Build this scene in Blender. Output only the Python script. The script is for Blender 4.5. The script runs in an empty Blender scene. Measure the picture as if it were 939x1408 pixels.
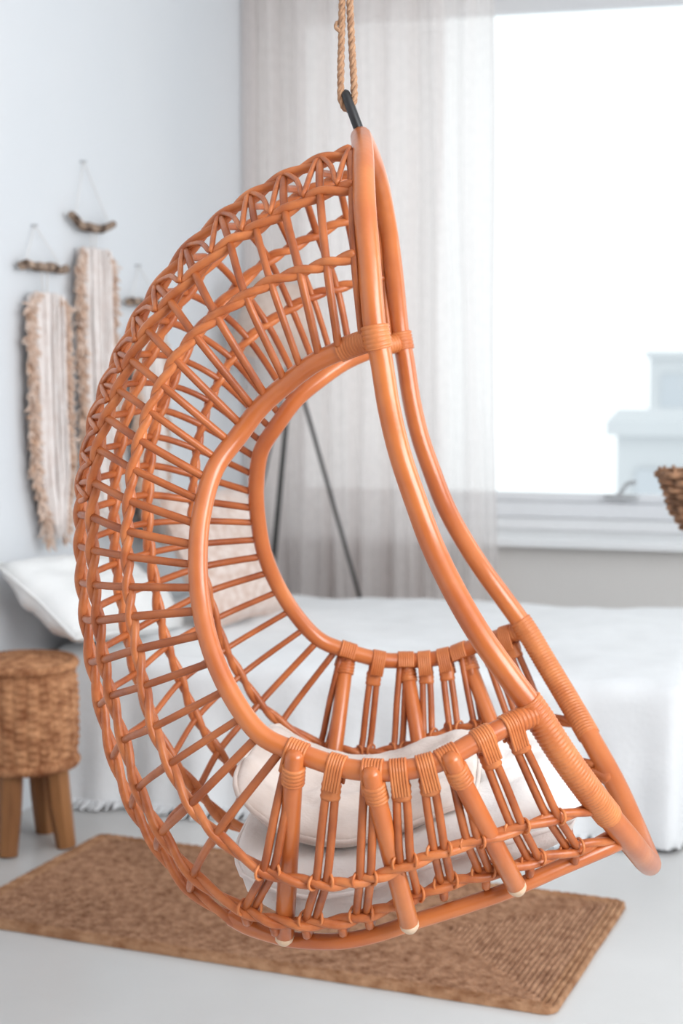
import bpy, bmesh, math, random
from mathutils import Vector, Matrix, noise
random.seed(7)
scn = bpy.context.scene
COL = scn.collection
# ---------------------------------------------------------------- camera
HC = 1.28
cam_d = bpy.data.cameras.new('camera'); cam = bpy.data.objects.new('camera', cam_d); COL.objects.link(cam)
cam.location = (0, 0, HC)
cam.rotation_euler = (math.pi/2 - math.atan(214/2200), 0, 0)
cam_d.sensor_fit = 'HORIZONTAL'; cam_d.lens = 50.0; cam_d.sensor_width = 50.0*939/2200
cam_d.dof.use_dof = True; cam_d.dof.focus_distance = 2.28; cam_d.dof.aperture_fstop = 3.6
cam_d.clip_end = 300
scn.camera = cam
# ---------------------------------------------------------------- sky, added lights, exposure
world = bpy.data.worlds.new('overcast_sky'); scn.world = world; world.use_nodes = True
bg = world.node_tree.nodes['Background']; bg.inputs['Color'].default_value = (.93, .97, 1.0, 1); bg.inputs['Strength'].default_value = 1.5
scn.view_settings.view_transform = 'Standard'; scn.view_settings.look = 'None'
scn.view_settings.exposure = 0.0; scn.view_settings.gamma = 1.0; scn.view_settings.use_curve_mapping = False
# room frame: x runs along the window wall, t comes from that wall into the room
TH = math.radians(15); CORNER = Vector((-.345, 6.5, 0))
RX = Vector((math.cos(TH), -math.sin(TH), 0)); RT = Vector((-math.sin(TH), -math.cos(TH), 0))
def room(s, t, z=0): return CORNER + RX*s + RT*t + Vector((0, 0, z))
SMAX, TMAX, ZC = 4.0, 8.2, 2.9
def added_light(name, loc, direction, sx, sy, power, color):
    d = bpy.data.lights.new(name, 'AREA'); d.shape = 'RECTANGLE'; d.size = sx; d.size_y = sy; d.energy = power; d.color = color
    o = bpy.data.objects.new(name, d); COL.objects.link(o); o.location = loc
    o.rotation_euler = direction.to_track_quat('-Z', 'Y').to_euler(); return o
# lights added for brightness, set in made-up openings of the unseen right wall
added_light('added_key_right', room(SMAX-.02, 5.5, 1.9), -RX, 2.6, 1.35, 130, (.97, .985, 1))
added_light('added_fill_right_far', room(SMAX-.02, 2.0, 1.8), -RX, 1.6, 1.5, 21, (.97, .985, 1))  # second light, added to brighten the bed and far left wall
# ---------------------------------------------------------------- helpers
def tag(o, label=None, cat=None, group=None, kind=None):
    if label: o['label'] = label
    if cat: o['category'] = cat
    if group: o['group'] = group
    if kind: o['kind'] = kind
    return o
def empty(name, loc=(0, 0, 0), rz=0):
    o = bpy.data.objects.new(name, None); COL.objects.link(o); o.location = loc; o.rotation_euler = (0, 0, rz); o.empty_display_size = .05; return o
def obj(name, bm, mat, parent=None, smooth=True, loc=None, rz=None):
    me = bpy.data.meshes.new(name)
    bmesh.ops.recalc_face_normals(bm, faces=bm.faces)
    bm.to_mesh(me); bm.free()
    if smooth:
        for p in me.polygons: p.use_smooth = True
    me.materials.append(mat)
    o = bpy.data.objects.new(name, me); COL.objects.link(o)
    if parent: o.parent = parent
    if loc is not None: o.location = loc
    if rz is not None: o.rotation_euler = (0, 0, rz)
    return o
def inst(src, parent=None, loc=None, rz=None):
    o = src.copy(); COL.objects.link(o)
    if parent: o.parent = parent
    if loc is not None: o.location = loc
    if rz is not None: o.rotation_euler = (0, 0, rz)
    return o
def V(*a): return Vector(a)
def catmull(P, n=6):
    P = [Vector(p) for p in P]; out = []
    for i in range(len(P)-1):
        p1, p2 = P[i], P[i+1]; p0 = P[i-1] if i else p1*2-p2; p3 = P[i+2] if i+2 < len(P) else p2*2-p1
        d1 = max((p1-p0).length, 1e-6)**.5; d2 = max((p2-p1).length, 1e-6)**.5; d3 = max((p3-p2).length, 1e-6)**.5
        m1 = (p1-p0)/d1-(p2-p0)/(d1+d2)+(p2-p1)/d2; m2 = (p2-p1)/d2-(p3-p1)/(d2+d3)+(p3-p2)/d3
        m1 *= d2; m2 *= d2
        for k in range(n):
            t = k/n; t2 = t*t; t3 = t2*t
            out.append((2*t3-3*t2+1)*p1+(t3-2*t2+t)*m1+(-2*t3+3*t2)*p2+(t3-t2)*m2)
    out.append(P[-1]); return out
def frames(P, up=None):
    n = len(P); T = []
    for i in range(n):
        a = P[max(i-1, 0)]; b = P[min(i+1, n-1)]; T.append((b-a).normalized())
    u = Vector(up) if up else (Vector((0, 0, 1)) if abs(T[0].z) < .9 else Vector((1, 0, 0)))
    N = (u - T[0]*u.dot(T[0])).normalized(); out = []
    for t in T:
        N = (N - t*N.dot(t)).normalized(); out.append((t, N, t.cross(N)))
    return out
def tube(bm, P, r, seg=8, caps=True, up=None, flat=1.0, rnd=True, closed=False):
    P = [Vector(p) for p in P]; n = len(P)
    R = r if isinstance(r, (list, tuple)) else [r]*n
    F = frames(P, up); rings = []
    def ring(c, f, rr): return [bm.verts.new(c + (f[1]*math.cos(2*math.pi*k/seg)*flat + f[2]*math.sin(2*math.pi*k/seg))*rr) for k in range(seg)]
    if caps and rnd:
        rings.append(ring(P[0]-F[0][0]*R[0]*.55, F[0], R[0]*.62))
    for p, f, rr in zip(P, F, R): rings.append(ring(p, f, rr))
    if caps and rnd:
        rings.append(ring(P[-1]+F[-1][0]*R[-1]*.55, F[-1], R[-1]*.62))
    for a, b in zip(rings[:-1], rings[1:]):
        for k in range(seg): bm.faces.new((a[k], a[(k+1) % seg], b[(k+1) % seg], b[k]))
    if closed:
        a, b = rings[-1], rings[0]
        for k in range(seg): bm.faces.new((a[k], a[(k+1) % seg], b[(k+1) % seg], b[k]))
    elif caps:
        bm.faces.new(rings[0][::-1]); bm.faces.new(rings[-1])
    return bm
def box(bm, lo, hi, M=None, bev=0):
    v = [Vector((x, y, z)) for x in (lo[0], hi[0]) for y in (lo[1], hi[1]) for z in (lo[2], hi[2])]
    if M: v = [M @ q for q in v]
    vs = [bm.verts.new(q) for q in v]; fs = []
    for f in ((0, 1, 3, 2), (4, 6, 7, 5), (0, 4, 5, 1), (2, 3, 7, 6), (0, 2, 6, 4), (1, 5, 7, 3)): fs.append(bm.faces.new([vs[i] for i in f]))
    if bev:
        es = list({e for f in fs for e in f.edges}); bmesh.ops.bevel(bm, geom=es, offset=bev, segments=2, affect='EDGES', profile=.5)
    return bm
MROOM = Matrix.Translation(CORNER) @ Matrix.Rotation(-TH, 4, 'Z')   # local x = s, local y = -t
def rbox(bm, s0, s1, t0, t1, z0, z1, bev=0): return box(bm, (s0, -t1, z0), (s1, -t0, z1), MROOM, bev)
def lathe(bm, prof, seg=24, M=None):
    rings = []
    for r, z in prof:
        rings.append([bm.verts.new((M or Matrix()) @ Vector((r*math.cos(2*math.pi*k/seg), r*math.sin(2*math.pi*k/seg), z))) for k in range(seg)])
    for a, b in zip(rings[:-1], rings[1:]):
        for k in range(seg): bm.faces.new((a[k], a[(k+1) % seg], b[(k+1) % seg], b[k]))
    return rings
def grid(bm, nu, nv, fn):
    g = [[bm.verts.new(fn(i/nu, j/nv)) for j in range(nv+1)] for i in range(nu+1)]
    for i in range(nu):
        for j in range(nv): bm.faces.new((g[i][j], g[i+1][j], g[i+1][j+1], g[i][j+1]))
    return g
# ---------------------------------------------------------------- materials
def mat(name, c1, c2=None, rough=.5, scale=8., stretch=(1, 1, 1), bump=0., bscale=None, spec=.5, detail=4., coat=0., sheen=0., mid=.5, trans=0.):
    m = bpy.data.materials.new(name); m.use_nodes = True; nt = m.node_tree; b = nt.nodes['Principled BSDF']
    b.inputs['Roughness'].default_value = rough; b.inputs['Specular IOR Level'].default_value = spec
    if coat: b.inputs['Coat Weight'].default_value = coat; b.inputs['Coat Roughness'].default_value = .22
    if sheen: b.inputs['Sheen Weight'].default_value = sheen
    tc = nt.nodes.new('ShaderNodeTexCoord'); mp = nt.nodes.new('ShaderNodeMapping'); mp.inputs['Scale'].default_value = stretch
    nt.links.new(tc.outputs['Object'], mp.inputs['Vector'])
    nz = nt.nodes.new('ShaderNodeTexNoise'); nz.inputs['Scale'].default_value = scale; nz.inputs['Detail'].default_value = detail
    nt.links.new(mp.outputs['Vector'], nz.inputs['Vector'])
    cr = nt.nodes.new('ShaderNodeValToRGB'); cr.color_ramp.elements[0].position = mid-.18; cr.color_ramp.elements[1].position = mid+.18
    cr.color_ramp.elements[0].color = (*c1, 1); cr.color_ramp.elements[1].color = (*(c2 or c1), 1)
    nt.links.new(nz.outputs['Fac'], cr.inputs['Fac']); nt.links.new(cr.outputs['Color'], b.inputs['Base Color'])
    if bump:
        n2 = nt.nodes.new('ShaderNodeTexNoise'); n2.inputs['Scale'].default_value = bscale or scale*4; n2.inputs['Detail'].default_value = 3
        nt.links.new(mp.outputs['Vector'], n2.inputs['Vector'])
        bp = nt.nodes.new('ShaderNodeBump'); bp.inputs['Strength'].default_value = bump; bp.inputs['Distance'].default_value = .01
        nt.links.new(n2.outputs['Fac'], bp.inputs['Height']); nt.links.new(bp.outputs['Normal'], b.inputs['Normal'])
    return m
M = {}
M['pole'] = mat('rattan_pole', (.46, .110, .025), (.61, .182, .048), rough=.30, scale=9, bump=.05, bscale=60, coat=.25)
M['rod'] = mat('rattan_rod', (.30, .068, .016), (.50, .14, .037), rough=.4, scale=16, bump=.06, bscale=90)
M['strand'] = mat('rattan_strand', (.38, .090, .022), (.61, .19, .056), rough=.4, scale=26, bump=.08, bscale=120)
M['binding'] = mat('rattan_binding', (.50, .135, .035), (.65, .22, .068), rough=.4, scale=22, bump=.08, bscale=140)
M['cutend'] = mat('pale_rattan_end', (.62, .42, .27), (.74, .54, .38), rough=.6, scale=40)
M['black'] = mat('black_leather', (.012, .012, .013), (.02, .02, .022), rough=.45, scale=40)
M['rope'] = mat('jute_rope', (.33, .17, .09), (.50, .29, .165), rough=.85, scale=120, bump=.3, bscale=400, sheen=.2)
M['cushion'] = mat('cream_cotton', (.83, .79, .75), (.88, .845, .81), rough=.9, scale=14, bump=.15, bscale=160, sheen=.3)
M['cream'] = mat('cream_pink_cotton', (.60, .50, .44), (.72, .625, .565), rough=.9, scale=14, bump=.15, bscale=160, sheen=.3)
M['linen'] = mat('white_linen', (.80, .81, .82), (.86, .87, .88), rough=.9, scale=9, bump=.2, bscale=90, sheen=.2)
M['pillow'] = mat('white_pillow_cotton', (.80, .80, .79), (.86, .86, .85), rough=.9, scale=9, bump=.2, bscale=120, sheen=.2)
M['blush'] = mat('blush_textured_cotton', (.62, .44, .36), (.84, .72, .66), rough=.95, scale=42, bump=.4, bscale=120, sheen=.3)
M['wall'] = mat('wall_paint', (.72, .745, .775), (.74, .76, .785), rough=.85, scale=2, bump=.02, bscale=120, spec=.25)
M['wallback'] = mat('window_wall_paint', (.76, .735, .71), (.79, .765, .74), rough=.85, scale=2, bump=.02, bscale=120, spec=.25)
M['fillcut'] = mat('fill_cut_dark', (.16, .15, .145), (.18, .17, .165), rough=.85, scale=2, spec=.2)  # dark tone given to the unseen wall behind the camera to cut fill light
M['ceiling'] = mat('ceiling_paint', (.80, .81, .82), (.82, .83, .84), rough=.9, scale=2, spec=.2)
M['floor'] = mat('painted_floor', (.58, .575, .565), (.66, .655, .645), rough=.32, scale=1.7, bump=.02, bscale=30, detail=6)
M['frame'] = mat('window_frame_paint', (.82, .835, .86), (.84, .85, .87), rough=.4, scale=3)
M['sill'] = mat('white_sill_paint', (.90, .91, .92), (.92, .93, .94), rough=.35, scale=3)
M['metal'] = mat('grey_metal', (.42, .43, .44), (.5, .51, .52), rough=.35, scale=20)
M['blackmetal'] = mat('black_metal', (.02, .02, .02), (.035, .034, .032), rough=.4, scale=30)
M['seagrass'] = mat('seagrass_weave', (.25, .085, .028), (.62, .305, .145), rough=.8, scale=34, bump=.3, bscale=160)
M['stoolwood'] = mat('stool_wood', (.20, .075, .022), (.38, .165, .055), rough=.5, scale=14, stretch=(1, 1, .2), bump=.05)
M['jute'] = mat('jute_braid', (.22, .092, .042), (.50, .275, .16), rough=.9, scale=52, bump=.5, bscale=260, detail=8, mid=.47)
M['jutegold'] = mat('jute_braid_edge', (.28, .12, .05), (.52, .285, .155), rough=.9, scale=30, bump=.5, bscale=260, detail=8, mid=.47)
M['bark'] = mat('birch_bark', (.05, .025, .014), (.60, .44, .33), rough=.85, scale=26, stretch=(1, 1, 1), bump=.3, mid=.56)
M['yarnpale'] = mat('pale_yarn', (.78, .69, .65), (.88, .82, .79), rough=.95, scale=30, bump=.3, sheen=.3)
M['yarnbrown'] = mat('tan_yarn', (.60, .37, .24), (.86, .70, .60), rough=.95, scale=36, bump=.3, sheen=.3)
M['cord'] = mat('white_string', (.75, .72, .69), (.82, .79, .76), rough=.9, scale=30)
M['shade'] = mat('lamp_shade_linen', (.66, .50, .42), (.76, .62, .54), rough=.9, scale=50, bump=.2, sheen=.2)
M['wicker'] = mat('dark_wicker', (.10, .045, .022), (.50, .27, .15), rough=.8, scale=36, bump=.2)
M['facade'] = mat('pale_facade', (.54, .56, .58), (.56, .58, .60), rough=.9, scale=.5)
M['facadeglass'] = mat('facade_window', (.47, .50, .54), (.50, .53, .56), rough=.3, scale=.5)
M['mattress'] = mat('mattress_ticking', (.7, .69, .67), (.76, .75, .73), rough=.9, scale=12)
M['bedwood'] = mat('bed_wood', (.10, .06, .04), (.16, .10, .06), rough=.6, scale=10)
def curtain_mat(name, lo, hi):
    m = bpy.data.materials.new(name); m.use_nodes = True; nt = m.node_tree; nt.nodes.clear()
    out = nt.nodes.new('ShaderNodeOutputMaterial'); tr = nt.nodes.new('ShaderNodeBsdfTransparent'); tr.inputs[0].default_value = (.97, .96, .96, 1)
    df = nt.nodes.new('ShaderNodeBsdfDiffuse'); tl = nt.nodes.new('ShaderNodeBsdfTranslucent')
    df.inputs[0].default_value = (.94, .90, .885, 1); tl.inputs[0].default_value = (.95, .91, .895, 1)
    m1 = nt.nodes.new('ShaderNodeMixShader'); m1.inputs[0].default_value = .55; nt.links.new(df.outputs[0], m1.inputs[1]); nt.links.new(tl.outputs[0], m1.inputs[2])
    m2 = nt.nodes.new('ShaderNodeMixShader'); nt.links.new(tr.outputs[0], m2.inputs[1]); nt.links.new(m1.outputs[0], m2.inputs[2])
    tc = nt.nodes.new('ShaderNodeTexCoord'); nz = nt.nodes.new('ShaderNodeTexNoise'); nz.inputs['Scale'].default_value = 30; nt.links.new(tc.outputs['Object'], nz.inputs['Vector'])
    mr = nt.nodes.new('ShaderNodeMapRange'); mr.inputs['To Min'].default_value = lo; mr.inputs['To Max'].default_value = hi
    nt.links.new(nz.outputs['Fac'], mr.inputs['Value']); nt.links.new(mr.outputs[0], m2.inputs[0]); nt.links.new(m2.outputs[0], out.inputs[0]); return m
M['voile'] = curtain_mat('sheer_voile', .64, .76); M['lining'] = curtain_mat('dense_voile', .60, .72)
def glass_mat():
    m = bpy.data.materials.new('window_glass'); m.use_nodes = True; nt = m.node_tree; nt.nodes.clear()
    out = nt.nodes.new('ShaderNodeOutputMaterial'); tr = nt.nodes.new('ShaderNodeBsdfTransparent'); tr.inputs[0].default_value = (.97, .985, .98, 1)
    gl = nt.nodes.new('ShaderNodeBsdfGlossy'); gl.inputs['Roughness'].default_value = .02; fr = nt.nodes.new('ShaderNodeFresnel'); fr.inputs[0].default_value = 1.18
    mx = nt.nodes.new('ShaderNodeMixShader'); nt.links.new(fr.outputs[0], mx.inputs[0]); nt.links.new(tr.outputs[0], mx.inputs[1]); nt.links.new(gl.outputs[0], mx.inputs[2]); nt.links.new(mx.outputs[0], out.inputs[0]); return m
M['glass'] = glass_mat()
# ---------------------------------------------------------------- the room
def struct(name, bm, m, parent=None, smooth=False):
    o = obj(name, bm, m, parent, smooth=smooth)
    if not parent: o['kind'] = 'structure'
    return o
bm = bmesh.new(); rbox(bm, -.3, SMAX+.3, -.4, TMAX+.3, -.12, 0); struct('floor', bm, M['floor'])
bm = bmesh.new(); rbox(bm, -.3, SMAX+.3, -.4, TMAX+.3, ZC, ZC+.12); struct('ceiling', bm, M['ceiling'])
bm = bmesh.new(); rbox(bm, -.25, 0, -.34, TMAX, 0, ZC); struct('wall_left', bm, M['wall'])
WT = .34                                                            # thickness of the window wall
W0, W1, WZ0, WZ1 = .03, 3.3, .575, 2.74                           # opening in the window wall
bm = bmesh.new()
rbox(bm, 0, W0, -WT, 0, 0, ZC); rbox(bm, W1, SMAX, -WT, 0, 0, ZC); rbox(bm, W0, W1, -WT, 0, 0, WZ0); rbox(bm, W0, W1, -WT, 0, WZ1, ZC)
struct('wall_back', bm, M['wallback'])
bm = bmesh.new()                                                    # unseen right wall, its openings made up to suit the added lights
rbox(bm, SMAX, SMAX+.25, -.34, 1.15, 0, ZC); rbox(bm, SMAX, SMAX+.25, 2.85, 4.1, 0, ZC); rbox(bm, SMAX, SMAX+.25, 1.15, 2.85, 0, 1.0); rbox(bm, SMAX, SMAX+.25, 1.15, 2.85, 2.6, ZC); rbox(bm, SMAX, SMAX+.25, 6.9, TMAX, 0, ZC); rbox(bm, SMAX, SMAX+.25, 4.1, 6.9, 0, 1.2); rbox(bm, SMAX, SMAX+.25, 4.1, 6.9, 2.6, ZC)
struct('wall_right', bm, M['wall'])
bm = bmesh.new(); rbox(bm, -.25, SMAX+.25, TMAX, TMAX+.25, 0, ZC)
struct('wall_front', bm, M['fillcut'])
bm = bmesh.new(); rbox(bm, W0-.03, W1+.05, -.26, .085, WZ0-.028, WZ0+.004, bev=.004); struct('trim_1', bm, M['sill'])
tag(bpy.data.objects['trim_1'], 'white painted window sill board projecting over the grey wall')
# window: outer frame, sash, pane, catch
win = empty('window_1', room(W0, -.26, WZ0), -TH); tag(win, 'large window with pale grey frame and open white view', kind='structure')
def wpart(name, s0, s1, d0, d1, z0, z1, m, parent=win, bev=.004):
    b = bmesh.new(); box(b, (s0, d0, z0), (s1, d1, z1), None, bev); return obj(name, b, M[m], parent, smooth=False)
WW, WH = W1-W0, WZ1-WZ0
wpart('frame_rail', 0, WW, 0, .07, .004, .055, 'sill'); wpart('frame_rail', 0, WW, 0, .07, WH-.05, WH, 'frame')
wpart('frame_stile', 0, .05, 0, .07, .055, WH-.05, 'frame'); wpart('frame_stile', WW-.05, WW, 0, .07, .055, WH-.05, 'frame')
wpart('sash_rail', .05, WW-.05, -.02, .04, .058, .118, 'frame'); wpart('glazing_bead', .05, WW-.05, .0, .045, .121, .155, 'frame')
wpart('sash_rail', .05, WW-.05, -.02, .04, WH-.11, WH-.053, 'frame')
wpart('sash_stile', .052, .10, -.02, .04, .155, WH-.11, 'frame'); wpart('sash_stile', WW-.10, WW-.052, -.02, .04, .155, WH-.11, 'frame')
wpart('pane', .09, WW-.09, .018, .024, .145, WH-.10, 'glass', bev=0)
hb = bmesh.new(); box(hb, (1.355, -.045, .138), (1.485, -.018, .158), None, .006); h_ = obj('window_catch', hb, M['metal'], win)
hb = bmesh.new(); tube(hb, catmull([(1.405, -.035, .152), (1.425, -.04, .175), (1.44, -.045, .20), (1.475, -.055, .21)], 4), .008, 8); obj('catch_lever', hb, M['metal'], h_)
h_['label'] = 'small grey metal window catch with raised lever'
# houses across the street, seen through the window
def house(loc, w, d, h, rows, cols, label, rz):
    root = empty('house', loc, rz); tag(root, label, 'building', 'pale houses across the street')
    b = bmesh.new(); box(b, (-w/2, -d/2, 0), (w/2, d/2, h)); obj('facade', b, M['facade'], root, smooth=False)
    b = bmesh.new(); box(b, (-w/2-.25, -d/2-.25, h), (w/2+.25, d/2+.25, h+.35)); obj('parapet', b, M['facade'], root, smooth=False)
    b = bmesh.new(); box(b, (w*.15, -.8, h+.35), (w*.15+1.6, .8, h+1.9)); obj('chimney', b, M['facade'], root, smooth=False)
    src = None
    for i in range(rows):
        for j in range(cols):
            p = ((j+.5)/cols*w-w/2, -d/2-.03, h-2.4-i*3.1)
            if src is None:
                b = bmesh.new(); box(b, (-.6, -.05, 0), (.6, .05, 1.6)); src = obj('window', b, M['facadeglass'], root, smooth=False, loc=p)
            else: inst(src, root, p)
house((10.6, 42, -14), 6.4, 9, 13.4, 2, 3, 'low pale house with flat roof beyond the window glass', -.2)
house((20.6, 82, -18), 9.5, 9, 19.2, 3, 4, 'taller pale house far behind the low flat roofed house', -.2)
# ---------------------------------------------------------------- sheer curtain on its rail
cur = empty('sheer_curtain', room(.03, .16, 0), -TH); tag(cur, 'sheer off-white curtain hanging in soft folds beside the window', 'curtain')
def fold(x, z): return .030*math.sin(x*47+.6*math.sin(x*13)) + .016*math.sin(x*101+z*.5) + .008*math.sin(x*23+z*1.7)
b = bmesh.new()
def cf(a, c):
    z = .012 + c*2.81; x = a*(.955 + .045*(1-c)) + .006*math.sin(z*3+a*20); dens = 1.0
    return Vector((x, fold(a*1.02, z)*(1-.25*c), z))
grid(b, 320, 14, cf); obj('voile_panel', b, M['voile'], cur)
b = bmesh.new()
grid(b, 240, 12, lambda a, c: Vector((-.012+a*(.765+.01*math.sin(c*9)), .065+.022*math.sin(a*41+1)+.010*math.sin(a*95), .012+c*2.81)))
obj('voile_lining', b, M['lining'], cur)
b = bmesh.new()
grid(b, 60, 10, lambda a, c: Vector((-.02+a*.055, -.03+.012*math.sin(a*22+c), .012+c*2.81)))
obj('voile_return', b, M['voile'], cur)
b = bmesh.new(); tube(b, [(-.02, 0, 2.84), (1.6, 0, 2.84), (3.2, 0, 2.84)], .012, 12); rod_ = obj('curtain_rod', b, M['frame'], None, loc=room(.03, .16, 0), rz=-TH)
tag(rod_, 'slim white curtain rail fixed above the window', 'curtain rail')
for x in (.25, 2.9):
    b = bmesh.new(); tube(b, [(x, 0, 2.84), (x, .155, 2.84)], .008, 8); obj('bracket', b, M['frame'], rod_)
# ---------------------------------------------------------------- bed, coverlet, pillows
BS0, BS1, BT0, BT1, BZ = .05, 1.775, .80, 1.985, .42
bed = empty('bed', room(BS0, BT1, 0), -TH); tag(bed, 'low single bed standing along the window wall under a white coverlet', 'bed')
b = bmesh.new(); box(b, (0, .02, .13), (BS1-BS0, BT1-BT0, .22), None, .01); obj('bed_base', b, M['bedwood'], bed)
b = bmesh.new(); box(b, (.01, .03, .22), (BS1-BS0-.01, BT1-BT0-.01, BZ-.012), None, .03); obj('mattress', b, M['mattress'], bed)
for x in (.08, BS1-BS0-.08):
    for y in (.10, BT1-BT0-.08):
        b = bmesh.new(); box(b, (x-.03, y-.03, 0), (x+.03, y+.03, .13), None, .005); obj('leg', b, M['bedwood'], bed)
cov = empty('coverlet', room(BS0, BT1, 0), -TH); tag(cov, 'white crinkled coverlet draped over the bed down to the floor', 'bed cover')
LB, WB = BS1-BS0, BT1-BT0
def drape(a, c):
    ext = .465
    x = -.01 + a*(LB + ext + .01); y = -ext + c*(WB + ext + .20)
    dx = max(0, x-LB); dy = max(0, -y); dyb = max(0, y-WB); d = math.hypot(dx, max(dy, dyb)); R = .05
    px, py = min(x, LB), min(max(y, 0), WB); z = BZ + .012 + .016*noise.noise(Vector((x*3.2, y*3.2, 0))) + .007*noise.noise(Vector((x*9, y*14, 3)))
    z += .012*math.sin(min(max(y/WB, 0), 1)*math.pi)
    if d > 1e-5:
        ux = dx/d; uy = (-dy if dy > 0 else dyb)/d; arc = R*math.pi/2
        if d < arc: o_ = R*math.sin(d/R); dz = R*(1-math.cos(d/R))
        else: o_ = R; dz = R + (d-arc)
        fr = min(dz/.4, 1); ph = px*19 + py*15 + 2.2*math.atan2(dx, dy+1e-6)
        o_ += fr*(.018*math.sin(ph)+.012*math.sin(ph*2.3+1)+.02)
        px += ux*o_; py += uy*o_; z -= dz
        z = max(z, .012+.006*noise.noise(Vector((x*11, y*11, 0))))
    return Vector((px, py, z))
b = bmesh.new(); grid(b, 150, 110, drape); cl = obj('cloth', b, M['linen'], cov)
sm = cl.modifiers.new('t', 'SOLIDIFY'); sm.thickness = .006; sm.offset = 1
b = bmesh.new()
for i in range(170):
    x = .02 + i/170*(LB-.04); q = drape((x+.01)/(LB+.475), 0.0); a = random.uniform(-.4, .4)
    p0 = Vector((q.x, q.y-.002, .022)); p1 = p0 + Vector((math.sin(a)*.02, -.018, -.008)); p2 = p0 + Vector((math.sin(a)*.04, -.045, -.014))
    tube(b, [p0, p1, p2], [.0045, .005, .003], 5)
tag(obj('fringe', b, M['linen'], cov), 'knotted white fringe along the hem', kind='stuff')
def cushion_bm(a, bb, th, n=22, sup=2.6, seed=0, wr=.006, pinch=.0):
    bm_ = bmesh.new()
    for side in (1, -1):
        def fn(u, v):
            x = 2*u-1; y = 2*v-1
            e = (1-abs(x)**sup)*(1-abs(y)**sup); hh = max(e, 0)**.45
            k = 1 - pinch*(1-abs(x*y))*max(abs(x), abs(y))**6
            wz = wr*noise.noise(Vector((x*2.2+seed, y*2.2, side*2.)))+.5*wr*noise.noise(Vector((x*5+seed, y*5, side*3.)))
            return Vector((x*a*k, y*bb*k, side*(th*hh + wz*hh)))
        grid(bm_, n, n, fn)
    bmesh.ops.remove_doubles(bm_, verts=bm_.verts, dist=.0005); return bm_
def piping_bm(a, bb, r, pinch=0.):
    pts = []
    for s in range(4):
        for k in range(12):
            t = -1+2*k/12; x, y = ((t, -1), (1, t), (-t, 1), (-1, -t))[s]; kk = 1 - pinch*(1-abs(x*y))*1.0
            pts.append(Vector((x*a*kk, y*bb*kk, 0)))
    bm_ = bmesh.new(); tube(bm_, pts, r, 6, caps=False, up=(0, 0, 1), closed=True); return bm_
def place(o, loc, xaxis, zaxis):
    x = Vector(xaxis).normalized(); z = Vector(zaxis); z = (z-x*z.dot(x)).normalized(); y = z.cross(x)
    o.matrix_world = Matrix.Translation(loc) @ Matrix((x, y, z)).transposed().to_4x4()
pl = empty('bed_pillow'); tag(pl, 'plump white pillow leaning on the wall at the head of the bed', 'pillow')
obj('pillow_case', cushion_bm(.42, .15, .09, sup=2.2, seed=3, wr=.03, pinch=.05), M['pillow'], pl); obj('seam', piping_bm(.42, .15, .004, .05), M['pillow'], pl)
place(pl, room(.17, 1.98, BZ+.20), RT*.99+V(0, 0, .12), RX*.62+V(0, 0, .78))
bl = empty('blush_pillow'); tag(bl, 'blush mottled square cushion standing on the bed behind the woven chair back', 'pillow')
obj('pillow_case', cushion_bm(.22, .22, .075, seed=9, wr=.02, pinch=.06), M['blush'], bl); obj('seam', piping_bm(.22, .22, .004, .06), M['blush'], bl)
place(bl, room(.30, 1.42, BZ+.215), RT*.98-RX*.3, RX*.85-RT*-.3+V(0, 0, .42))
def settle(root, zmin, smin):   # rest the pillow on the bed and clear of the left wall
    bpy.context.view_layer.update()
    ps = [root.matrix_world @ v.co for c in root.children for v in c.data.vertices]
    dz = zmin-min(p.z for p in ps); ds = smin-min((p-CORNER).dot(RX) for p in ps)
    root.location = root.location + Vector((0, 0, dz)) + RX*max(ds, 0)
settle(pl, BZ+.026, .012); settle(bl, BZ+.03, .2)
# ---------------------------------------------------------------- tripod floor lamp in the gap behind the bed
LX, LT = .275, .46
lamp = empty('floor_lamp', room(LX, LT, 0), -TH); tag(lamp, 'thin black tripod floor lamp with tilted beige shade behind the bed', 'lamp')
JZ = 1.27
hub = V(.015, 0, JZ)
for (fx, fy) in ((.40, -.04), (-.06, -.20), (-.17, .22)):
    b = bmesh.new(); tube(b, [hub, hub.lerp(V(fx, fy, .006), .5), V(fx, fy, .006)], [.008, .0075, .0065], 10); obj('leg', b, M['blackmetal'], lamp)
b = bmesh.new(); tube(b, [hub+V(0, 0, -.03), hub+V(0, 0, .03)], .017, 14); obj('hub', b, M['blackmetal'], lamp)
b = bmesh.new(); tube(b, [hub+V(0, 0, .02), hub+V(-.03, 0, .10), hub+V(-.055, 0, .2)], .007, 8); obj('neck', b, M['blackmetal'], lamp)
Ms = Matrix.Translation(hub+V(-.055, 0, .145)) @ Matrix.Rotation(math.radians(14), 4, 'Y')
b = bmesh.new(); lathe(b, [(.155, -.14), (.159, -.14), (.128, .14), (.124, .14)], 40, Ms)
sh = obj('lamp_shade', b, M['shade'], lamp)
b = bmesh.new()
for z, r in ((-.14, .157), (.14, .126)): tube(b, [Ms @ V(r*math.cos(k/32*6.2832), r*math.sin(k/32*6.2832), z) for k in range(32)], .004, 6, caps=False, closed=True)
obj('shade_ring', b, M['shade'], sh)
b = bmesh.new(); tube(b, catmull([hub+V(-.01, -.02, -.02), V(-.02, -.12, 1.0), V(-.05, -.16, .82), V(-.11, -.19, .64), V(-.12, -.2, .45), V(-.10, -.15, .02)], 8), .005, 6); obj('power_cord', b, M['blackmetal'], lamp)
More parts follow.
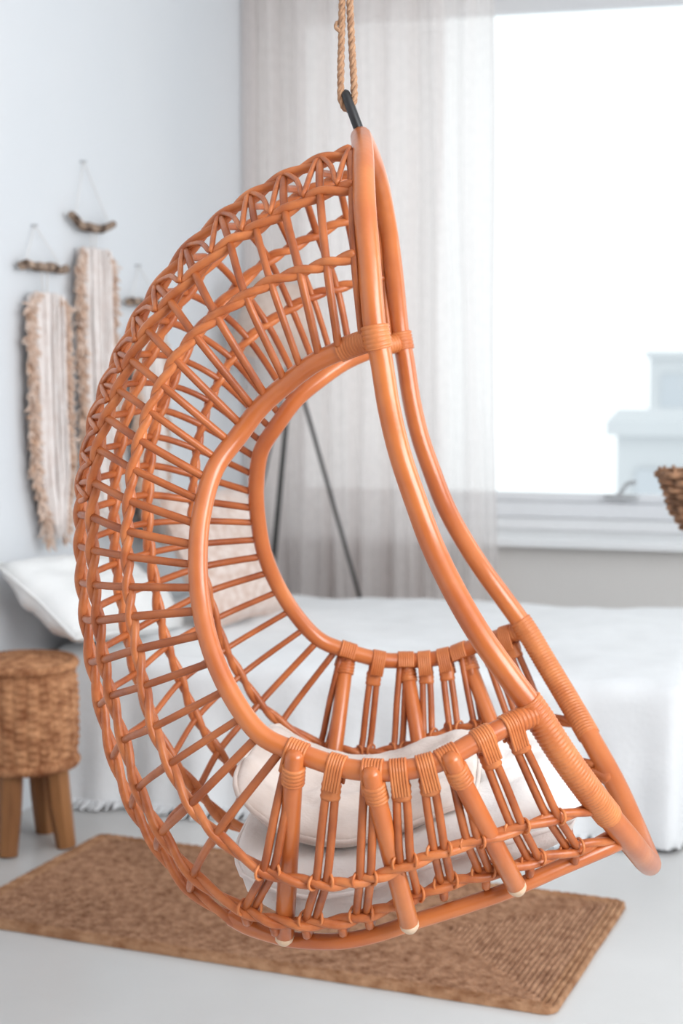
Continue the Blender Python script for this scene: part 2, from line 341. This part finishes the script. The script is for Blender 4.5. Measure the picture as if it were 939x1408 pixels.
# ---------------------------------------------------------------- woven wall hangings on the left wall
def wall_hanging(tc, z, length, half, seed, label, drop, sag):
    rnd = random.Random(seed)
    root = empty('wall_hanging', room(.0, tc, z), -TH); tag(root, label, 'wall hanging', 'wall hangings')
    # local y runs along the wall (away from camera), x into the room
    b = bmesh.new(); pts = [V(.03, -half*1.0+2*half*k/10, sag*(k/10-.5)**2*4-sag*.5+.004*rnd.uniform(-1, 1)) for k in range(11)]
    tube(b, pts, [.013*rnd.uniform(.85, 1.15) for _ in pts], 9); obj('stick', b, M['bark'], root)
    b = bmesh.new(); tube(b, [V(.03, -half*.85, 0), V(.012, -.02, drop), V(.03, half*.85, 0)], .0016, 5); obj('hanging_string', b, M['cord'], root)
    b = bmesh.new(); tube(b, [V(-.01, -.02, drop), V(.02, -.02, drop)], .003, 8); obj('nail', b, M['metal'], root)
    b = bmesh.new()
    for y in (-.02, .02): tube(b, [V(.03, y, 0), V(.03, y*.7, -.07)], .002, 5)
    obj('tie', b, M['cord'], root)
    hw = half*.86
    def column(cx, w, n, m, r, name, jit):
        b = bmesh.new()
        for i in range(n):
            y0 = cx+rnd.uniform(-w, w); x0 = .03+rnd.uniform(-.014, .02); L = length*rnd.uniform(.93, 1.0); edge = abs(y0)/hw
            top = -.075-.05*max(0, edge-.55); pts = []
            for k in range(12):
                t = k/11; sq = 1-.55*max(0, t-.72)/.28*1.0
                yy = y0*sq + jit*rnd.uniform(-1, 1)*(.4+t*.6) + .035*t*t; pts.append(V(x0+jit*rnd.uniform(-.6, .8), yy, top-(L-.0)*t))
            tube(b, pts, [r*rnd.uniform(.8, 1.25) for _ in pts[:-1]]+[r*.4], 5)
        return tag(obj(name, b, m, root), kind='stuff')
    column(0, hw*.75, 46, M['yarnpale'], .006, 'pale_fringe', .003)
    for s in (-1, 1):
        b = bmesh.new(); n = 210
        for i in range(n):
            t = i/n; sq = 1-.55*max(0, t-.72)/.28; c = V(.035, s*hw*(.93 if t > .05 else .6+6.6*t)*sq+.035*t*t, -.075-length*t)
            for k in range(3):
                d = Vector((rnd.uniform(-.2, 1), rnd.uniform(-1, 1), rnd.uniform(-1.2, .2))).normalized()*rnd.uniform(.018, .034)
                tube(b, [c, c+d*.55, c+d+V(0, 0, -.006)], [.0045, .004, .002], 4)
        tag(obj('tufted_edge', b, M['yarnbrown'], root), kind='stuff')
wall_hanging(2.01, 1.53, .70, .142, 1, 'tufted yarn wall hanging on a straight birch stick, hung lowest above the stool', .115, .0)
wall_hanging(1.67, 1.675, .86, .155, 2, 'tufted yarn wall hanging on a sagging jointed stick, hung highest on the wall', .185, .026)
wall_hanging(1.25, 1.455, .72, .15, 3, 'tufted yarn wall hanging mostly hidden behind the woven chair back', .12, .0)
# ---------------------------------------------------------------- woven stool
stool = empty('woven_stool', (-.829, 4.115, 0), .35); tag(stool, 'round woven seagrass stool on short splayed wooden legs beside the bed', 'stool')
SR, SZ0, SZ1 = .138, .222, .485
b = bmesh.new(); NC, NR = 26, 13
def body(u, v):
    a = u*2*math.pi; col = int(u*NC) % NC; cu = (u*NC) % 1; z = SZ0+(SZ1-SZ0)*v
    prof = SR*(1-.10*abs(2*v-1)**4)
    st = abs(math.sin(math.pi*(v*NR + .5*(col % 2))))**.6; cw = abs(math.sin(math.pi*cu))**.5
    r = prof + .008*st*cw - .003 + .002*noise.noise(Vector((a*6, z*40, 1)))
    return Vector((r*math.cos(a), r*math.sin(a), z))
grid(b, NC*8, NR*7, body); bmesh.ops.remove_doubles(b, verts=b.verts, dist=.0002); obj('woven_body', b, M['seagrass'], stool)
b = bmesh.new()
def top(u, v):
    a = u*2*math.pi; r = v*SR*.93; ring = abs(math.sin(math.pi*(v*9)))**.6
    return Vector((r*math.cos(a), r*math.sin(a), SZ1+.004+.012*(1-v*v)+.005*ring*(.6+.4*abs(math.sin(a*24+v*20)))))
grid(b, 96, 54, top); obj('woven_top', b, M['seagrass'], stool)
for zc in (SZ0+.004, SZ1-.002):
    b = bmesh.new()
    for k in range(2):
        pts = []
        for i in range(180):
            a = i/180*2*math.pi; ph = a*30+k*math.pi; r = SR*.935+.007*math.cos(ph); pts.append(V(r*math.cos(a), r*math.sin(a), zc+.007*math.sin(ph)))
        tube(b, pts, .0085, 6, caps=False, closed=True)
    obj('rim_braid', b, M['seagrass'], stool)
for k in range(4):
    a = k*math.pi/2-2.18; b = bmesh.new(); c, s = math.cos(a), math.sin(a)
    tube(b, [V(c*.080, s*.080, SZ0+.05), V(c*.096, s*.096, .11), V(c*.112, s*.112, .002)], [.034, .031, .026], 8, rnd=False); obj('leg', b, M['stoolwood'], stool, smooth=False)
b = bmesh.new(); lathe(b, [(.0, SZ0+.02), (.125, SZ0+.02), (.125, SZ0+.045), (0, SZ0+.045)], 24); obj('base_board', b, M['stoolwood'], stool)
# ---------------------------------------------------------------- braided jute rug
RL_, RW_ = 1.42, .69
rug = empty('jute_rug', (-.115, 3.59, 0), -math.radians(22)); tag(rug, 'rectangular braided jute rug lying on the floor under the chair', 'rug')
BW = .0126; nb = int(RW_/2/BW)
for i in range(nb):
    a, c = RL_/2-BW*(i+.5), RW_/2-BW*(i+.5); rc = max(.022-BW*i*.6, .004); pts = []
    for (cx, cy, a0) in ((a-rc, c-rc, 0), (-a+rc, c-rc, 90), (-a+rc, -c+rc, 180), (a-rc, -c+rc, 270)):
        for k in range(4): t = math.radians(a0+k*30); pts.append(V(cx+rc*math.cos(t), cy+rc*math.sin(t), 0))
    res = []; acc = 0
    for p, q in zip(pts, pts[1:]+pts[:1]):
        L = (q-p).length; n = max(1, int(L/.0062))
        for k in range(n): res.append((p.lerp(q, k/n), acc+L*k/n))
        acc += L
    b = bmesh.new(); rows = []; N = len(res); pit = acc/max(1, round(acc/.024)); off = random.random()
    for j, (p, s) in enumerate(res):
        tn = (res[(j+1) % N][0]-res[j-1][0]).normalized(); nn = V(tn.y, -tn.x, 0)
        wob = .0016*noise.noise(Vector((p.x*9, p.y*9, i*.0+1))); row = []
        for d in (-1, -.72, -.36, 0, .36, .72, 1):
            ph = s/pit+off+abs(d)*.45+(.5 if d > 0 else 0); hgt = .0045+.0095*math.sqrt(max(0, 1-d*d))*(.78+.22*math.cos(2*math.pi*ph))+.0016*noise.noise(Vector((p.x*60, p.y*60, d*2)))
            if abs(d) == 1: hgt = .0
            row.append(b.verts.new(p+nn*(d*BW*.50+wob)+V(0, 0, max(hgt, 0)+.001)))
        rows.append(row)
    for j in range(N):
        r0, r1 = rows[j], rows[(j+1) % N]
        for k in range(6): b.faces.new((r0[k], r0[k+1], r1[k+1], r1[k]))
    obj('braid', b, M['jutegold'] if i < 3 else M['jute'], rug)
# ---------------------------------------------------------------- hanging rattan chair (u forward, v away, w up)
CA = math.radians(5.5); WB0 = .455
chair = empty('hanging_chair', (.0332, 2.44, WB0), -CA); tag(chair, 'orange-brown rattan pod chair with open woven back hanging from a rope', 'hanging chair')
def cv(p, sgn=-1):   # control points are stored for the near side (v negative); sgn=+1 mirrors them
    return Vector((p[0], p[1] if sgn < 0 else -p[1], p[2]-WB0))
RAIL=[(-.0033,-.0,1.6064),(.0023,-.06,1.5921),(.0071,-.105,1.577),(.013,-.165,1.5483),(.017,-.205,1.5189),(.022,-.245,1.4788),(.0293,-.27,1.4149),(.0385,-.285,1.3216),(.0477,-.2828,1.2742),(.0577,-.28,1.2118),(.0725,-.2743,1.1489),(.0936,-.2768,1.0871),(.1178,-.285,1.025),(.1491,-.3043,.9649),(.1837,-.3221,.9094),(.2217,-.3279,.8573),(.2569,-.323,.8089),(.2927,-.3107,.7514),(.33,-.2793,.694),(.368,-.2259,.6358),(.4013,-.1618,.5836),(.426,-.08,.5369),(.4411,-.016,.5078)]
ARM=[(.0329,-.275,1.3024),(-.0009,-.25,1.2918),(-.0485,-.235,1.271),(-.09,-.215,1.2417),(-.1282,-.203,1.2089),(-.1581,-.205,1.17),(-.1896,-.225,1.124),(-.2037,-.255,1.0614),(-.2046,-.28,.9996),(-.1964,-.3,.9383),(-.1764,-.325,.8789),(-.144,-.345,.821),(-.1053,-.36,.7778),(-.0581,-.367,.758),(.0033,-.376,.7412),(.0395,-.384,.7393),(.0844,-.385,.7417),(.1316,-.38,.7532),(.1757,-.365,.7753),(.2241,-.345,.7965),(.2568,-.328,.808)]
RC=[(.0211,-.275,1.3073),(-.0129,-.2591,1.2957),(-.0414,-.2436,1.283),(-.0697,-.2343,1.27),(-.0937,-.2212,1.2509),(-.121,-.2094,1.2263),(-.1395,-.2034,1.2099),(-.1581,-.2042,1.1863),(-.1731,-.2085,1.1619),(-.1879,-.2193,1.1369),(-.1983,-.232,1.1092),(-.2052,-.2461,1.0798),(-.2079,-.2601,1.0487),(-.2081,-.2714,1.0207),(-.2064,-.2816,.9948),(-.2038,-.2913,.9649),(-.2002,-.3016,.9344),(-.1911,-.3141,.9046),(-.1759,-.3282,.8696),(-.1552,-.3402,.8346),(-.1318,-.3519,.801),(-.1082,-.3597,.7787),(-.08,-.367,.7575)]
RD=[(.0098,-.27,1.4141),(-.0282,-.2633,1.404),(-.0656,-.2567,1.3939),(-.1064,-.25,1.3807),(-.1411,-.247,1.3612),(-.1821,-.244,1.3347),(-.2133,-.241,1.309),(-.2417,-.238,1.276),(-.2622,-.235,1.2408),(-.2797,-.2367,1.2044),(-.2932,-.2383,1.1639),(-.3027,-.24,1.1233),(-.308,-.2417,1.0795),(-.3113,-.2433,1.0367),(-.3114,-.245,1.001),(-.3075,-.255,.9593),(-.3016,-.265,.9189),(-.2917,-.275,.8747),(-.2808,-.285,.8257),(-.2654,-.2975,.7704),(-.241,-.31,.722),(-.2097,-.3225,.6702),(-.1725,-.335,.6333)]
RB=[(.0012,-.208,1.5119),(-.0435,-.204,1.5029),(-.0927,-.2,1.4799),(-.1339,-.1975,1.4574),(-.1714,-.195,1.4378),(-.2217,-.1925,1.3959),(-.2579,-.19,1.3576),(-.2912,-.1875,1.3169),(-.3165,-.185,1.2749),(-.3349,-.185,1.2325),(-.3524,-.185,1.192),(-.3658,-.185,1.1472),(-.3729,-.185,1.0991),(-.3758,-.185,1.0497),(-.3766,-.185,1.0022),(-.3742,-.1888,.952),(-.3676,-.1925,.9007),(-.3601,-.1963,.8441),(-.3481,-.2,.7918),(-.3278,-.2125,.73),(-.3046,-.225,.6634),(-.2687,-.2375,.6031),(-.2205,-.25,.5468)]
RA=[(-.0094,-.125,1.5695),(-.0527,-.12,1.5574),(-.1058,-.115,1.5349),(-.1537,-.1133,1.5087),(-.1967,-.1117,1.4792),(-.2487,-.11,1.4327),(-.2916,-.1083,1.3805),(-.3228,-.1067,1.3352),(-.3511,-.105,1.2832),(-.3725,-.105,1.2372),(-.3908,-.105,1.1888),(-.4026,-.105,1.1381),(-.411,-.105,1.0914),(-.414,-.105,1.0457),(-.4148,-.105,.9987),(-.4124,-.1087,.9444),(-.4068,-.1125,.8902),(-.3979,-.1162,.826),(-.3846,-.12,.7617),(-.3627,-.1325,.6854),(-.332,-.145,.6143),(-.2915,-.1575,.5561),(-.2405,-.17,.4989)]
SD=[(-.1381,-.345,.6081),(-.1044,-.352,.5902),(-.0573,-.358,.5796),(-.0149,-.36,.5767),(.0252,-.36,.5829),(.0544,-.36,.5909),(.0959,-.358,.6084),(.141,-.352,.6258),(.2093,-.335,.6435),(.2755,-.31,.6589),(.3364,-.262,.6608)]
SB=[(-.1816,-.27,.5263),(-.1411,-.285,.5098),(-.0998,-.295,.5002),(-.0545,-.3,.4994),(-.004,-.3,.5043),(.0332,-.3,.5159),(.0802,-.3,.5349),(.1358,-.298,.5597),(.1932,-.29,.5742),(.2537,-.275,.5886),(.3164,-.245,.5986),(.3684,-.2,.6029)]
SA=[(-.175,-.2,.4677),(-.1492,-.215,.461),(-.1154,-.23,.4569),(-.0788,-.245,.4552),(-.0078,-.26,.4612),(.0436,-.262,.4744),(.0945,-.262,.494),(.1591,-.26,.5164),(.2275,-.25,.5402),(.2963,-.23,.5671),(.3665,-.2,.5902),(.3941,-.16,.5904)]
STR=[(-.0583,-.385,.7605),(-.088,-.27,.4716),(.0428,-.402,.7441),(.0883,-.3,.5064),(.1452,-.395,.7641),(.234,-.285,.5585)]
PRS=[(-.0654,-.367,.747),(-.0983,-.3528,.5897),(-.1326,-.2871,.5171),(-.0084,-.3743,.7375),(-.0257,-.3595,.5801),(-.0464,-.3,.508),(.0405,-.384,.7394),(.033,-.36,.5862),(.0232,-.3,.5176),(.0806,-.3849,.7406),(.0862,-.3585,.6113),(.0931,-.2995,.5455),(.1146,-.3818,.7474),(.1314,-.3533,.6269),(.1388,-.2976,.5658),(.1485,-.3743,.7589),(.1756,-.3434,.6351),(.1901,-.2904,.5804),(.1871,-.3603,.7778),(.2345,-.3254,.6523),(.2576,-.2731,.5933),(.2241,-.345,.7945),(.2825,-.3044,.6605),(.3112,-.2474,.6023)]

# front hoop: one continuous thick pole
near = [cv(p) for p in RAIL]; far = [cv(p, 1) for p in RAIL]
hoop = catmull(near[::-1][:-1] + [cv(RAIL[0])] + far[1:-1], 6)
b = bmesh.new(); n = len(hoop)
tube(b, hoop, [.0158+.0022*max(0, min(1, (1.15-(p.z+WB0))/.6)) for p in hoop], 16, caps=False, closed=True, up=(0, 1, 0)); obj('front_hoop', b, M['pole'], chair)
def sub(path, a, c): return path[int(a*(len(path)-1)):int(c*(len(path)-1))+1]
def ribbed(path, r, pitch, amp, name='binding', m='binding', parent=None, seg=14):
    P = [path[0]]; acc = 0; pts = []
    L = [0]
    for p, q in zip(path[:-1], path[1:]): L.append(L[-1]+(q-p).length)
    n = max(6, int(L[-1]/pitch*6)); k = 0
    for i in range(n+1):
        s = L[-1]*i/n
        while k < len(L)-2 and L[k+1] < s: k += 1
        pts.append(path[k].lerp(path[k+1], (s-L[k])/max(L[k+1]-L[k], 1e-9)))
    rad = [r+amp*abs(math.sin(math.pi*i/6))**.7 for i in range(n+1)]; rad[0] = rad[-1] = r-.002
    b = bmesh.new(); tube(b, pts, rad, seg, caps=True, rnd=False); return obj(name, b, M[m], parent or chair)
ARMP = {}
for sg in (-1, 1):
    arm = catmull([cv(p, sg) for p in ARM], 8); ARMP[sg] = arm
    b = bmesh.new(); tube(b, arm, .0138, 14, up=(0, 1, 0)); a_ = obj('arm_hoop', b, M['pole'], chair)
    rl = catmull([cv(p, sg) for p in RAIL], 6)
    # lashings where arm and hoop meet, and the long lashing low on the hoop
    def nearest(path, p): return min(range(len(path)), key=lambda i: (path[i]-p).length)
    k = nearest(rl, arm[0]); ribbed(rl[k-2:k+3], .0182, .0058, .0012)
    ribbed(arm[0:11], .0152, .0058, .0014)
    k = nearest(rl, arm[-1]); ribbed(rl[k-2:k+18], .0186, .0060, .0014); ribbed(arm[-9:], .0152, .0058, .0014)
    ribbed(arm[-17:-12], .0148, .0058, .0012)
# rods that run from one arm hoop round the back to the other
RODS = list(zip(RC, RD, RB, RA))
for c, d, bb, a in RODS:
    pts = [cv(c), cv(d), cv(bb), cv(a), Vector((a[0]-.012, 0, a[2]-WB0-.002)), cv(a, 1), cv(bb, 1), cv(d, 1), cv(c, 1)]
    b = bmesh.new(); tube(b, catmull(pts, 6), .0056*random.uniform(.92, 1.1), 8); obj('back_rod', b, M['rod'], chair)
# twisted pairs of strands woven across the rods
CTR = V(.05, 0, 1.0-WB0)
def twisted(P, name, R, r, sg, phase=0, n=9):
    path = catmull([cv(p, sg) for p in P], n)
    fr = frames(path)
    for k in range(2):
        pts = []
        for i, (p, f) in enumerate(zip(path, fr)):
            N = (p-CTR); N = (N-f[0]*N.dot(f[0])).normalized(); B = f[0].cross(N); ph = math.pi*i/n+k*math.pi+phase
            pts.append(p+(N*math.cos(ph)*R+B*math.sin(ph)*R*.9))
        b = bmesh.new(); tube(b, pts, r, 8); obj(name, b, M['strand'], chair)
for sg in (-1, 1):
    twisted(RD+SD[1:], 'woven_strand', .0038, .0062, sg)
    twisted(RB+SB[1:], 'woven_strand', .0044, .0066, sg)
    twisted(RA+SA[1:4], 'woven_strand', .0046, .0070, sg)
    # cane lacing that zigzags over the two outer strands at every rod
    zz = []
    for i in range(13 if sg < 0 else 0):
        pa, pb = cv(RA[i], sg), cv(RB[i], sg).lerp(cv(RB[i+1], sg), .45)
        na, nb_ = (pa-CTR).normalized(), (pb-CTR).normalized(); mid = pa.lerp(pb, .5)
        zz += [pa+na*.0055, mid+(mid-CTR).normalized()*.0105, pb+nb_*.0095]
        pc = cv(RA[i], sg).lerp(cv(RA[i+1], sg), .72); zz += [pb.lerp(pc, .5)+nb_*.0100]
    if zz: b = bmesh.new(); tube(b, catmull(zz, 3), .0042, 6); obj('lacing_strand', b, M['strand'], chair)
    b = bmesh.new(); tube(b, catmull([cv(p, sg) for p in SA], 6), .0118, 12); obj('bottom_rail', b, M['pole'], chair)
# thick struts under the arm hoop, lashed over it
def strap(sg, top, dirn, width, r, name='strap', nstrip=5, R=.0150, back=.5, drop=.05):
    """thin cane strips looped over the arm hoop and down both faces of the strut"""
    arm = ARMP[sg]; k = min(range(2, len(arm)-2), key=lambda i: (arm[i]-top).length); c = arm[k]; tan = (arm[k+1]-arm[k-1]).normalized()
    dn = (dirn-tan*dirn.dot(tan)).normalized(); out = tan.cross(dn).normalized()
    if out.y*sg < 0: out = -out
    b = bmesh.new()
    for i in range(nstrip):
        o = tan*((i/(nstrip-1)-.5)*width); pts = []
        for q in range(9):
            a = math.pi*(q/8); pts.append(c+o+(out*math.cos(a)-dn*math.sin(a))*R)
        pts = [c+o+out*R+dn*drop] + pts + [c+o-out*R+dn*drop*back]
        tube(b, pts, r, 6)
    return obj(name, b, M['binding'], chair)
for sg in (-1, 1):
    for i in range(3):
        t0, t1 = cv(STR[2*i], sg), cv(STR[2*i+1], sg); dr = (t1-t0).normalized()
        b = bmesh.new(); tube(b, [t0+dr*.004, t0.lerp(t1, .5)+V(0, .004*sg, 0), t1], [.0128, .0138, .0138], 14); s_ = obj('strut', b, M['pole'], chair)
        b = bmesh.new(); tube(b, [t1+dr*.001, t1+dr*.0085], [.0140, .0128], 14); obj('strut_end', b, M['cutend'], s_)
        strap(sg, t0, dr, .024, .0025, nstrip=7, drop=.028)
        ribbed([t0+dr*(.020+.004*j) for j in range(8)], .0150, .0058, .0013)
    for i in range(8):
        p0, p1, p2 = [cv(p, sg) for p in PRS[3*i:3*i+3]]
        tx = Vector((1, 0, .15)).normalized(); sp_ = .0072
        for e in (-1, 1):
            b = bmesh.new(); tube(b, catmull([p0+tx*e*.0055, p0.lerp(p1, .5)+tx*e*sp_, p1+tx*e*sp_, p1.lerp(p2, .6)+tx*e*sp_, p2+tx*e*sp_], 3), .0058, 8); obj('seat_rod', b, M['rod'], chair)
        d = (p1-p0).normalized(); arm = ARMP[sg]
        if i not in (0, 2, 5):
            strap(sg, p0, d, .019, .0024, nstrip=6, R=.0148, drop=.030, back=.9)
            b = bmesh.new(); f = frames([p0+d*.014, p0+d*.05])[0]
            pts = [p0+d*(.018+.0040*j) for j in range(7)]; bx = tx-d*tx.dot(d); bx.normalize()
            tube(b, pts, [.0128+.0012*(j % 2) for j in range(7)], 12, rnd=False, up=bx.cross(d), flat=.58); obj('binding', b, M['binding'], chair)
        # cane tied round the stringers
        for nm, q, rr in (('D', p1, .0100), ('B', p2, .0110)):
            b = bmesh.new()
            for e in (-1, 1):
                o = tx*e*.0105; lean = e*.006; pts = []
                for k in range(12):
                    a = 2*math.pi*k/12; pts.append(q + o + tx*(lean*math.cos(a)) + V(0, math.cos(a)*rr*sg, math.sin(a)*rr))
                tube(b, pts, .0022, 5, caps=False, closed=True)
            obj('cane_tie', b, M['binding'], chair)
# slats that carry the cushion, from one lower stringer to the other
seat = [(p[0], p[2]-WB0) for p in SB]
def seatw(u):
    if u <= seat[0][0]: return seat[0][1]
    for (u0, w0), (u1, w1) in zip(seat[:-1], seat[1:]):
        if u <= u1: return w0+(w1-w0)*(u-u0)/(u1-u0)
    return seat[-1][1]
for p in SB[1:-1]:
    b = bmesh.new(); a0, a1 = cv(p), cv(p, 1); dz = V(0, 0, -.030)
    tube(b, catmull([a0+V(0, 0, -.008), a0+V(0, .014, -.022), a0.lerp(a1, .12)+dz, a0.lerp(a1, .5)+dz, a0.lerp(a1, .88)+dz, a1+V(0, -.014, -.022), a1+V(0, 0, -.008)], 4), .0062, 8); obj('seat_slat', b, M['rod'], chair)
# black leather loop from hoop apex to rope
apex = cv(RAIL[0])
LT_, LB_ = V(-.0235, 0, 1.661-WB0), apex+V(-.001, 0, .004)
b = bmesh.new()
ax = (LT_-LB_).normalized(); loopp = []
for k in range(24):
    a = 2*math.pi*k/24; hh = (LT_-LB_).length/2+.010
    loopp.append((LT_+LB_)/2+ax*(math.sin(a)*hh)+V(0, 1, 0)*(math.cos(a)*.0085*(1-.2*math.sin(a))))
tube(b, loopp, .0072, 10, caps=False, closed=True, up=(1, 0, 0)); obj('hanging_loop', b, M['black'], chair)
# ---------------------------------------------------------------- rope and ceiling hook
rope = empty('hanging_rope', (.0332, 2.44, 1.64), -CA); tag(rope, 'twisted jute rope doubled through the black loop of the chair', 'rope')
def twist(path, R, r, turns, name):
    fr = frames(path); n = len(path)
    for k in range(3):
        pts = [p+(f[1]*math.cos(2*math.pi*(turns*i/n+k/3))+f[2]*math.sin(2*math.pi*(turns*i/n+k/3)))*R for i, (p, f) in enumerate(zip(path, fr))]
        b = bmesh.new(); tube(b, pts, r, 6); obj(name, b, M['rope'], rope)
z0 = 1.64
ctrl = [V(-.0275, 0, 2.86-z0), V(-.0290, 0, 2.3-z0), V(-.0325, 0, 1.8-z0), V(-.0345, 0, 1.68-z0), V(-.0335, 0, 1.662-z0), V(-.0245, 0, 1.6475-z0), V(-.0150, 0, 1.660-z0), V(-.0145, 0, 1.68-z0), V(-.0205, 0, 1.8-z0), V(-.0245, 0, 2.3-z0), V(-.0265, 0, 2.86-z0)]
raw = catmull(ctrl, 24); Ls = [0]
for p, q in zip(raw[:-1], raw[1:]): Ls.append(Ls[-1]+(q-p).length)
NN = 620; path = []; k = 0
for i in range(NN+1):
    s = Ls[-1]*i/NN
    while k < len(Ls)-2 and Ls[k+1] < s: k += 1
    path.append(raw[k].lerp(raw[k+1], (s-Ls[k])/max(Ls[k+1]-Ls[k], 1e-9)))
twist(path, .0028, .0031, Ls[-1]/.034, 'rope_strand')
b = bmesh.new(); tube(b, catmull([V(-.036, -.004, 1.762-z0), V(-.042, -.002, 1.768-z0), V(-.040, .002, 1.776-z0)], 4), .003, 6); obj('stray_end', b, M['rope'], rope)
hook = empty('ceiling_hook', (.006, 2.44, ZC), 0); tag(hook, 'black steel ceiling hook carrying the chair rope', 'hook')
b = bmesh.new(); lathe(b, [(.0, -.012), (.035, -.012), (.035, 0), (0, 0)], 20); obj('ceiling_plate', b, M['blackmetal'], hook)
b = bmesh.new(); tube(b, catmull([V(0, 0, -.01), V(0, 0, -.03), V(0, .018, -.04), V(0, .02, -.055), V(0, 0, -.068), V(0, -.02, -.055), V(0, -.016, -.04)], 5), .005, 8); obj('hook_ring', b, M['blackmetal'], hook)
# ---------------------------------------------------------------- cushions in the chair
def seatv(u):   # room between the lower stringers at u
    for p, q in zip(SB[:-1], SB[1:]):
        if u <= q[0]: k = max(0, (u-p[0])/(q[0]-p[0])); return abs(p[1]+(q[1]-p[1])*k)-.024
    return abs(SB[-1][1])-.024
def chair_cushion(name, label, cu, hu, hv, th, lift, seed, tilt=0., m='cushion', puff=0., rear=0.):
    root = empty(name, (.0332, 2.44, WB0), -CA); tag(root, label, 'cushion')
    b = bmesh.new(); n = 34
    for side in (1, -1):
        def fn(x, y):
            x = 2*x-1; y = 2*y-1
            # square grid to rounded outline
            ox = x*(1-.10*y**4); oy = y*(1-.10*x**4)
            e = (1-x**6)*(1-y**6); h = max(e, 0)**.30
            tf = sum(math.exp(-((x-tx)**2+(y-ty)**2)/.012) for tx in (-.45, .1, .6) for ty in (-.5, 0, .5))
            wz = (.014*noise.noise(Vector((x*2.5+seed, y*2.5, side)))+.007*noise.noise(Vector((x*7+seed, y*5, side+4))))*h
            u = cu+ox*hu; z = (th if side > 0 else 0)
            mid = th*.5; zz = mid+side*(mid*h - (.007*tf*h if puff else 0)) + wz*(1 if side > 0 else .0)
            return Vector((u, oy*min(hv, seatv(u)), seatw(u)+lift+zz+tilt*(u-cu)+rear*max(0, -x)**2))
        grid(b, n, n, fn)
    bmesh.ops.remove_doubles(b, verts=b.verts, dist=.0006)
    obj('cover', b, M[m], root)
    b = bmesh.new(); pts = []
    for k in range(4):
        for j in range(14):
            t = -1+2*j/14; x, y = ((t, -1), (1, t), (-t, 1), (-1, -t))[k]
            ox = x*(1-.10*y**4); oy = y*(1-.10*x**4); u = cu+ox*hu
            pts.append(V(u, oy*min(hv, seatv(u))*1.003, seatw(u)+lift+th*.5+tilt*(u-cu)+rear*max(0, -x)**2))
    tube(b, pts, .004, 6, caps=False, closed=True, up=(0, 0, 1)); obj('piping', b, M[m], root)
    return root
chair_cushion('seat_cushion', 'thick white cotton seat cushion filling the rattan chair seat', .078, .258, .277, .101, -.0225, 1, puff=1)
chair_cushion('throw_cushion', 'soft cream cushion lying on the seat cushion at the chair back', .0, .18, .24, .036, .075, 5, tilt=-.06, puff=1, rear=.035, m='cream')
# ---------------------------------------------------------------- hanging basket at the window
bk = empty('hanging_basket', (.858, 3.8, .87), 0); tag(bk, 'rough brown wicker basket hanging in front of the window', 'basket')
prof = [(0, .04), (.02, .05), (.05, .064), (.08, .076), (.11, .086), (.14, .094), (.165, .099)]
rnd = random.Random(4)
for j in range(9):
    z = .004+j*.0158; r = .030+.068*(z/.135)**.55; b = bmesh.new(); ph = rnd.random()*6; pts = []
    for k in range(72):
        a = 2*math.pi*k/72; rr = r+.006*math.sin(a*9+j*math.pi+ph*.1)+.004*noise.noise(Vector((math.cos(a)*3, math.sin(a)*3, j*1.7)))
        pts.append(V(rr*math.cos(a), rr*math.sin(a), z+.004*noise.noise(Vector((math.cos(a)*2, math.sin(a)*2, j*2.3+5)))))
    tube(b, pts, .0095*rnd.uniform(.8, 1.15), 6, caps=False, closed=True); obj('wicker_ring', b, M['wicker'], bk)
for k in range(18):
    a = 2*math.pi*k/18; b = bmesh.new(); tube(b, [V(math.cos(a)*(.030+.068*(z/.135)**.55), math.sin(a)*(.030+.068*(z/.135)**.55), z) for z in (.0001, .02, .05, .09, .145)], .004, 6); obj('stake', b, M['wicker'], bk)
b = bmesh.new(); lathe(b, [(0, 0), (.034, 0), (.034, .01), (0, .01)], 20); obj('base', b, M['wicker'], bk)
b = bmesh.new(); tube(b, [V(-.1, 0, .142), V(0, 0, .144), V(.1, 0, .142)], .004, 6); obj('cross_bar', b, M['wicker'], bk)
b = bmesh.new(); tube(b, [V(0, 0, .144), V(0, 0, 1.2), V(0, 0, ZC-.87)], .003, 6); obj('cord', b, M['cord'], bk)
